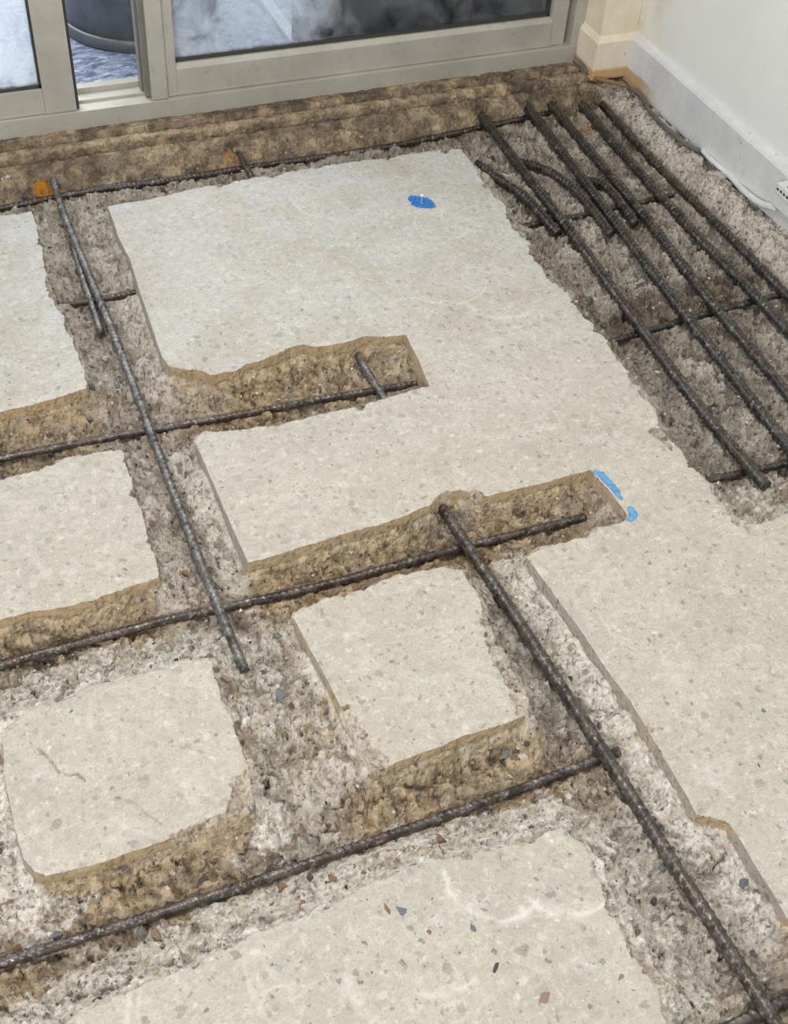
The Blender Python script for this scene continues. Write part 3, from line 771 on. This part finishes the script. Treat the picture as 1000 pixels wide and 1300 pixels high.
paint(dense([(752, 598, 0.005), (762, 602, 0.009), (773, 613, 0.009), (782, 624, 0.0085), (790, 636, 0.003)]), 'blue chalk arc', CHALK)
paint(dense([(797, 643, 0.003), (801, 647, 0.008), (804, 654, 0.010), (800, 660, 0.006), (794, 660, 0.002)]), 'blue chalk dab', CHALK)

def simple_mat(name, c, rough=0.5, metal=0.0, var=0.06, scale=40, bump=0.0):
    n = NT(name)
    lo = tuple(max(0, x*(1-var*2)) for x in c[:3])+(1,); hi = tuple(min(1, x*(1+var)) for x in c[:3])+(1,)
    col = n.mix(n.rng(n.noise(scale, 5, 0.6), 0.35, 0.65), lo, hi)
    return n.fin(col, rough, metal, n.bump(n.noise(scale*6, 3), bump, 0.002) if bump else None)
STEEL = simple_mat('bright_zinc', rgb(206, 208, 210), 0.3, 0.7)
scr = empty('anchor_screw', tuple(G(535, 259)))
tag(scr, 'small upright zinc screw standing in the blue paint spot', 'screw')
def cyl(bm, r0, r1, z0, z1, seg=16, cx=0, cy=0):
    bmesh.ops.create_cone(bm, cap_ends=True, segments=seg, radius1=r0, radius2=r1, depth=z1-z0, matrix=Matrix.Translation((cx, cy, (z0+z1)/2)))
bm = bmesh.new()
for k in range(14): cyl(bm, 0.0019, 0.0026, -0.004+k*0.0018, -0.004+(k+1)*0.0018, 12)
bm_obj('threaded_shank', bm, STEEL, scr)
bm = bmesh.new(); cyl(bm, 0.0048, 0.0048, 0.0212, 0.0248, 6); cyl(bm, 0.0048, 0.003, 0.0248, 0.0262, 6); cyl(bm, 0.0055, 0.0055, 0.0204, 0.0212, 16)
bm_obj('head', bm, STEEL, scr)

# ------------------------------------------------------------------ walls and trim
def wall_mat():
    n = NT('white_wall_paint')
    c = n.mix(n.rng(n.noise(3, 5, 0.6), 0.35, 0.65), rgb(234, 236, 231), rgb(242, 243, 238))
    xyz = n.sepxyz(n.co)
    cr = n.rng(xyz[1], 2.35, 2.75, 0, 1, True)
    c = n.mix(n.math('MULTIPLY', cr, n.rng(n.noise(9, 5, 0.65), 0.3, 0.62, 0.1, 0.8)), c, rgb(196, 178, 140))
    return n.fin(c, 0.6, 0, n.bump(n.noise(120, 4), 0.12, 0.002))
def trim_mat(name, c0, c1, stain=True, y0=None):
    n = NT(name)
    c = n.mix(n.rng(n.noise(14, 5, 0.65), 0.35, 0.65), c0, c1)
    c = n.mix(n.math('MULTIPLY', n.rng(n.noise(60, 5, 0.7), 0.62, 0.70), 0.5), c, rgb(120, 112, 100))
    if stain:
        xyz = n.sepxyz(n.co)
        z = n.math('ADD', xyz[2], n.math('MULTIPLY', n.math('SUBTRACT', n.noise(25, 4), 0.5), 0.02))
        f = n.rng(z, 0.034, 0.026)
        if y0: f = n.math('MULTIPLY', f, n.rng(n.math('ADD', xyz[1], n.math('MULTIPLY', n.noise(30, 3), 0.05)), y0, y0+0.08))
        c = n.mix(n.math('MULTIPLY', f, 0.75), c, rgb(190, 146, 70))
    return n.fin(c, 0.45, 0, n.bump(n.noise(70, 4), 0.15, 0.002))
WALL = wall_mat()
TRIM = trim_mat('white_gloss_trim', rgb(214, 214, 214), rgb(228, 228, 227), True, 2.47)
POST = trim_mat('cream_gloss_trim', rgb(224, 212, 186), rgb(236, 226, 205))

tag(box_obj('wall_right', (1.826, 1.95, -0.4, 3.1, -0.12, 2.5), WALL), 'white painted wall above the baseboard', None, None, 'structure')
wb = tag(box_obj('wall_back', (-3.0, 1.826, 2.70, 2.86, 2.15, 2.5), WALL), 'white wall above the sliding door', None, None, 'structure')
# skirting board: bevelled profile swept along the wall
prof = [(1.812, -0.014), (1.808, -0.010), (1.808, 0.104), (1.812, 0.110), (1.826, 0.117), (1.826, -0.014)]
yy = [-0.35, 2.615]
V = [(x, y, z) for y in yy for x, z in prof]; k = len(prof)
F = [(i, (i+1) % k, k+(i+1) % k, k+i) for i in range(k)] + [tuple(range(k))[::-1], tuple(range(k, 2*k))]
bb = mesh_obj('baseboard_right', V, F, TRIM); tag(bb, 'white painted baseboard along the right wall', None, None, 'structure')
# corner post with plinth block
pl = empty('trim_1', (0, 0, 0)); tag(pl, 'cream painted corner post with stained plinth beside the door', None, None, 'structure')
bm = bmesh.new(); add_box(bm, 1.716, 1.8262, 2.615, 2.72, 0.1, 2.2, 0.004); bm_obj('post', bm, POST, pl)
bm = bmesh.new()
x0, x1, y0, y1 = 1.704, 1.8262, 2.603, 2.72
add_box(bm, x0, x1, y0, y1, 0.002, 0.104, 0.002)
vv = [bm.verts.new(p) for p in ((x0, y0, 0.103), (x1, y0, 0.103), (x1, y1, 0.103), (x0, y1, 0.103), (x0+0.012, y0+0.012, 0.117), (x1, y0+0.012, 0.117), (x1, y1, 0.117), (x0+0.012, y1, 0.117))]
for f in ((4, 5, 6, 7), (0, 1, 5, 4), (1, 2, 6, 5), (2, 3, 7, 6), (3, 0, 4, 7)): bm.faces.new([vv[i] for i in f])
bm_obj('plinth_block', bm, POST, pl)

# ------------------------------------------------------------------ sliding door
def alu_mat():
    n = NT('weathered_aluminium')
    c = n.mix(n.rng(n.noise(8, 5, 0.6), 0.3, 0.7), rgb(172, 167, 157), rgb(190, 186, 176))
    c = n.mix(n.math('MULTIPLY', n.rng(n.noise(40, 5, 0.7), 0.56, 0.7), 0.4), c, rgb(140, 130, 112))
    return n.fin(c, 0.5, 0.25, n.bump(n.noise(90, 3, 0.6, n.mapped(n.co, (0.2, 1, 1))), 0.1, 0.001))
ALU = alu_mat()
RUBBER = simple_mat('black_seal', rgb(60, 58, 54), 0.6)
def glass_mat(name, amount, tint, clear_x=False):
    n = NT(name)
    wv = n.warp(6, 0.12)
    f = n.noise(9, 7, 0.72, wv, 0.6)
    s = n.noise(5, 6, 0.7, n.mapped(wv, (2, 1, 1.4), (0, 0.5, 0)), 0.8)
    m = n.math('ADD', n.rng(f, 0.36, 0.7, 0, 0.65), n.rng(s, 0.46, 0.7, 0, 0.5))
    m = n.math('MULTIPLY', m, amount, True)
    if clear_x: m = n.math('MULTIPLY', m, n.rng(n.math('ADD', n.sepxyz(n.co)[0], n.math('MULTIPLY', n.noise(8, 4), 0.12)), 1.0, 1.14, 1.25, 0.3), True)
    n.fin(tint, 0.9)
    tl = n.t.nodes.new('ShaderNodeBsdfTranslucent'); tl.inputs[0].default_value = tint
    d = n.t.nodes.new('ShaderNodeMixShader'); d.inputs[0].default_value = 0.55; n.l(n.p.outputs[0], d.inputs[1]); n.l(tl.outputs[0], d.inputs[2])
    tr = n.t.nodes.new('ShaderNodeBsdfTransparent'); tr.inputs[0].default_value = (0.93, 0.96, 0.97, 1)
    gl = n.t.nodes.new('ShaderNodeBsdfGlossy'); gl.inputs['Roughness'].default_value = 0.03
    fr = n.t.nodes.new('ShaderNodeFresnel'); fr.inputs[0].default_value = 1.45
    a = n.t.nodes.new('ShaderNodeMixShader'); n.l(fr.outputs[0], a.inputs[0]); n.l(tr.outputs[0], a.inputs[1]); n.l(gl.outputs[0], a.inputs[2])
    b = n.t.nodes.new('ShaderNodeMixShader'); n.l(m, b.inputs[0]); n.l(a.outputs[0], b.inputs[1]); n.l(d.outputs[0], b.inputs[2])
    n.l(b.outputs[0], n.out.inputs[0]); return n.m
GLASS_A = glass_mat('hazy_glass', 1.25, rgb(240, 245, 252))
GLASS_B = glass_mat('dusty_glass', 0.8, rgb(225, 231, 240), True)

door = empty('door_1', (0, 2.70, 0)); tag(door, 'aluminium sliding glass door standing slightly open', None, None, 'structure')
def dbox(name, boxes, mat, parent, bev=0.0015):
    bm = bmesh.new()
    for b in boxes: add_box(bm, b[0], b[1], b[2]-2.70, b[3]-2.70, b[4], b[5], bev=bev)
    o = bm_obj(name, bm, mat, parent); return o
dbox('sill', [(-3, 1.702, 2.700, 2.835, 0.002, 0.055)], ALU, door)
dbox('track_rail', [(-3, 1.702, 2.738, 2.742, 0.054, 0.062)], ALU, door, 0.001)
dbox('track_rail', [(-3, 1.702, 2.785, 2.789, 0.054, 0.068)], ALU, door, 0.001)
dbox('jamb', [(1.683, 1.725, 2.702, 2.835, 0.05, 2.1), (1.668, 1.684, 2.735, 2.835, 0.05, 2.1)], ALU, door)
dbox('head', [(-3, 1.725, 2.702, 2.835, 2.10, 2.15)], ALU, door)
lf = dbox('sliding_leaf', [(0.300, 0.372, 2.706, 2.738, 0.056, 2.1), (-0.80, 0.300, 2.708, 2.738, 0.056, 0.117), (-0.86, -0.80, 2.706, 2.738, 0.056, 2.1), (-0.8, 0.3, 2.708, 2.738, 2.04, 2.1)], ALU, door)
dbox('seal_strip', [(0.372, 0.379, 2.712, 2.734, 0.058, 2.09)], RUBBER, lf, 0)
dbox('glazing_bead', [(-0.80, 0.300, 2.714, 2.730, 0.117, 0.124), (0.2945, 0.300, 2.714, 2.730, 0.117, 2.04)], RUBBER, lf, 0)
dbox('glass_pane', [(-0.80, 0.297, 2.719, 2.725, 0.12, 2.05)], GLASS_A, lf, 0)
fx = dbox('fixed_leaf', [(0.552, 0.590, 2.704, 2.775, 0.056, 2.1), (0.586, 0.616, 2.712, 2.775, 0.056, 2.1), (0.616, 1.625, 2.712, 2.775, 0.056, 0.122), (1.622, 1.669, 2.716, 2.775, 0.056, 2.1), (0.616, 1.625, 2.716, 2.775, 2.04, 2.1)], ALU, door)
dbox('interlock_strip', [(0.540, 0.5515, 2.722, 2.732, 0.058, 2.09), (0.536, 0.5515, 2.745, 2.775, 0.058, 2.09)], simple_mat('grey_interlock', rgb(128, 123, 115), 0.5, 0.2), fx, 0)
# sloped upper face of the bottom rail
V = [(0.617, 0.0125, 0.1215), (1.6245, 0.0125, 0.1215), (1.6245, 0.024, 0.131), (0.617, 0.024, 0.131), (0.617, 0.060, 0.131), (1.6245, 0.060, 0.131), (0.617, 0.060, 0.1215), (1.6245, 0.060, 0.1215)]
mesh_obj('rail_capping', V, [(0, 1, 2, 3), (3, 2, 5, 4), (4, 5, 7, 6), (0, 3, 4, 6), (1, 7, 5, 2), (0, 6, 7, 1)], ALU, fx)
dbox('glazing_bead', [(0.617, 1.6245, 2.730, 2.748, 0.129, 0.139), (1.617, 1.6245, 2.730, 2.748, 0.13, 2.04)], RUBBER, fx, 0)
dbox('glass_pane', [(0.612, 1.623, 2.736, 2.742, 0.129, 2.05)], GLASS_B, fx, 0)

# ------------------------------------------------------------------ outside the door
def ground_mat():
    n = NT('wet_blue_paving')
    st = n.mapped(n.co, (1, 2.2, 1), (0, 0, 0.25))
    f = n.noise(26, 7, 0.72, st)
    c = n.mix(n.rng(f, 0.40, 0.60), rgb(82, 92, 116), rgb(158, 168, 190))
    c = n.mix(n.rng(n.noise(45, 6, 0.75, st), 0.55, 0.68), c, rgb(226, 234, 246))
    return n.fin(c, 0.55, 0, n.bump(f, 0.3, 0.004))
tag(box_obj('outdoor_ground', (-3.0, 4.0, 2.835, 7.5, -0.2, -0.03), ground_mat()), 'blue grey mottled paving outside the door', None, None, 'structure')
GALV = simple_mat('galvanised_sheet', rgb(120, 122, 122), 0.42, 0.55, 0.12, 14)
bin_ = empty('metal_bin', (0.665, 3.335, -0.03)); tag(bin_, 'round grey metal bin standing outside the door', 'bin')
def lathe(name, prof, mat, parent, seg=64):
    V, F = [], []; m = len(prof)
    for i in range(seg):
        a = 2*math.pi*i/seg
        for r, z in prof: V.append((r*math.cos(a), r*math.sin(a), z))
    for i in range(seg):
        for j in range(m-1):
            F.append((i*m+j, ((i+1) % seg)*m+j, ((i+1) % seg)*m+j+1, i*m+j+1))
    return mesh_obj(name, V, F, mat, parent, True)
lathe('body', [(0.001, 0.02), (0.205, 0.02), (0.214, 0.035), (0.228, 0.60), (0.236, 0.605), (0.236, 0.62), (0.224, 0.622), (0.210, 0.05), (0.001, 0.05)], GALV, bin_)
lathe('base_ring', [(0.19, 0.0), (0.219, 0.0), (0.222, 0.004), (0.222, 0.030), (0.218, 0.034), (0.19, 0.034)], GALV, bin_)
for a in (-1.75, -0.2, 1.4, 2.9):
    bm = bmesh.new(); bmesh.ops.create_uvsphere(bm, u_segments=10, v_segments=6, radius=0.006)
    o = bm_obj('rivet', bm, STEEL, bin_, True); o.location = (0.2155*math.cos(a), 0.2155*math.sin(a), 0.085)
DARK = simple_mat('dark_painted_boards', rgb(52, 55, 58), 0.5, 0, 0.2, 12)
scn = empty('board_screen', (1.0, 2.93, -0.03)); tag(scn, 'dark grey board screen close behind the fixed glass pane', 'screen')
xw = 0.0; rr = random.Random(2)
for k in range(9):
    wd = rr.choice((0.05, 0.09, 0.11)); dz = rr.uniform(0, 0.012)
    bm = bmesh.new(); add_box(bm, xw, xw+wd-0.004, dz, dz+0.025, 0, 1.6, 0.002); bm_obj('board', bm, DARK, scn); xw += wd
bm = bmesh.new(); add_box(bm, 0, xw, 0.036, 0.07, 0.02, 1.58, 0.002); bm_obj('back_rail', bm, DARK, scn)
KERB = simple_mat('pale_kerb', rgb(206, 212, 220), 0.6)
tag(box_obj('drain_channel', (1.015, 1.05, 3.02, 4.2, -0.031, -0.012), KERB, None, 0.004), 'pale strip on the paving outside the fixed glass pane', 'drain channel')

# ------------------------------------------------------------------ cables and socket box by the right wall
def tube(name, pts, rad, mat, parent=None, S=10):
    path = smooth_path(pts, 0.004); n = len(path); V, F = [], []
    for i, p in enumerate(path):
        t = (path[min(i+1, n-1)]-path[max(i-1, 0)]).normalized()
        a = t.cross(Vector((0, 0, 1))).normalized(); b = a.cross(t)
        r = rad(i/(n-1)) if callable(rad) else rad
        for k in range(S):
            th = 2*math.pi*k/S; V.append(p+a*math.cos(th)*r+b*math.sin(th)*r)
    for i in range(n-1):
        for k in range(S): F.append((i*S+k, (i+1)*S+k, (i+1)*S+(k+1) % S, i*S+(k+1) % S))
    F.append(tuple(range(S))); F.append(tuple((n-1)*S+k for k in range(S))[::-1])
    org = Vector(path[0]); return mesh_obj(name, [v-org for v in V], F, mat, parent, True, org)
WHITE = simple_mat('white_plastic', rgb(226, 226, 224), 0.4, 0, 0.04)
GREY = simple_mat('grey_cable_sheath', rgb(104, 100, 94), 0.6, 0, 0.15, 60)
YEL = simple_mat('yellowed_wire', rgb(136, 108, 62), 0.6, 0, 0.15, 50)
cw = tube('power_cable', [G(985, 264, 0.03), G(965, 258, 0.012), G(945, 243, 0.004), G(925, 222, 0.0), G(905, 205, 0.002), G(890, 190, -0.002)], lambda t: 0.0085-0.003*t, WHITE)
tag(cw, 'white cable leaving the socket box along the baseboard', 'cable')
cg = tube('power_cable', [G(888, 192, 0.0), G(868, 182, 0.002), G(848, 165, 0.004), G(832, 150, 0.003), G(822, 137, 0.004), G(812, 121, 0.004), G(800, 112, 0.005)], 0.0055, GREY)
tag(cg, 'dirty grey cable winding over the rubble beside the baseboard', 'cable')
cy = tube('loose_wire', [G(728, 75, 0.035), G(738, 84, 0.022), G(748, 94, 0.012), G(758, 100, 0.010), G(775, 104, 0.010), G(795, 109, 0.010)], 0.005, YEL)
tag(cy, 'yellowed wire with a grey metal sleeve below the corner post', 'wire')
tube('metal_sleeve', [Vector(G(728, 75, 0.035))-Vector(cy.location), Vector(G(738, 84, 0.022))-Vector(cy.location), Vector(G(748, 94, 0.012))-Vector(cy.location)], 0.0072, GREY, cy)
sb = empty('socket_box', (1.785, 1.80, 0.04)); tag(sb, 'white socket box with dark slots mounted on the baseboard', 'socket')
bm = bmesh.new(); add_box(bm, 0, 0.024, -0.02, 0.098, 0.0, 0.055, 0.003); bm_obj('housing', bm, WHITE, sb)
bm = bmesh.new(); add_box(bm, -0.004, 0.024, -0.02, 0.094, 0.032, 0.058, 0.003); bm_obj('cover', bm, WHITE, sb)
for k in range(8):
    box_obj('slot', (-0.0048, -0.0036, 0.082-k*0.012, 0.089-k*0.012, 0.042, 0.047), RUBBER, sb)
box_obj('switch', (0.004, 0.016, 0.045, 0.068, 0.0575, 0.061), simple_mat('grey_switch', rgb(120, 120, 120), 0.4), sb, 0.001)
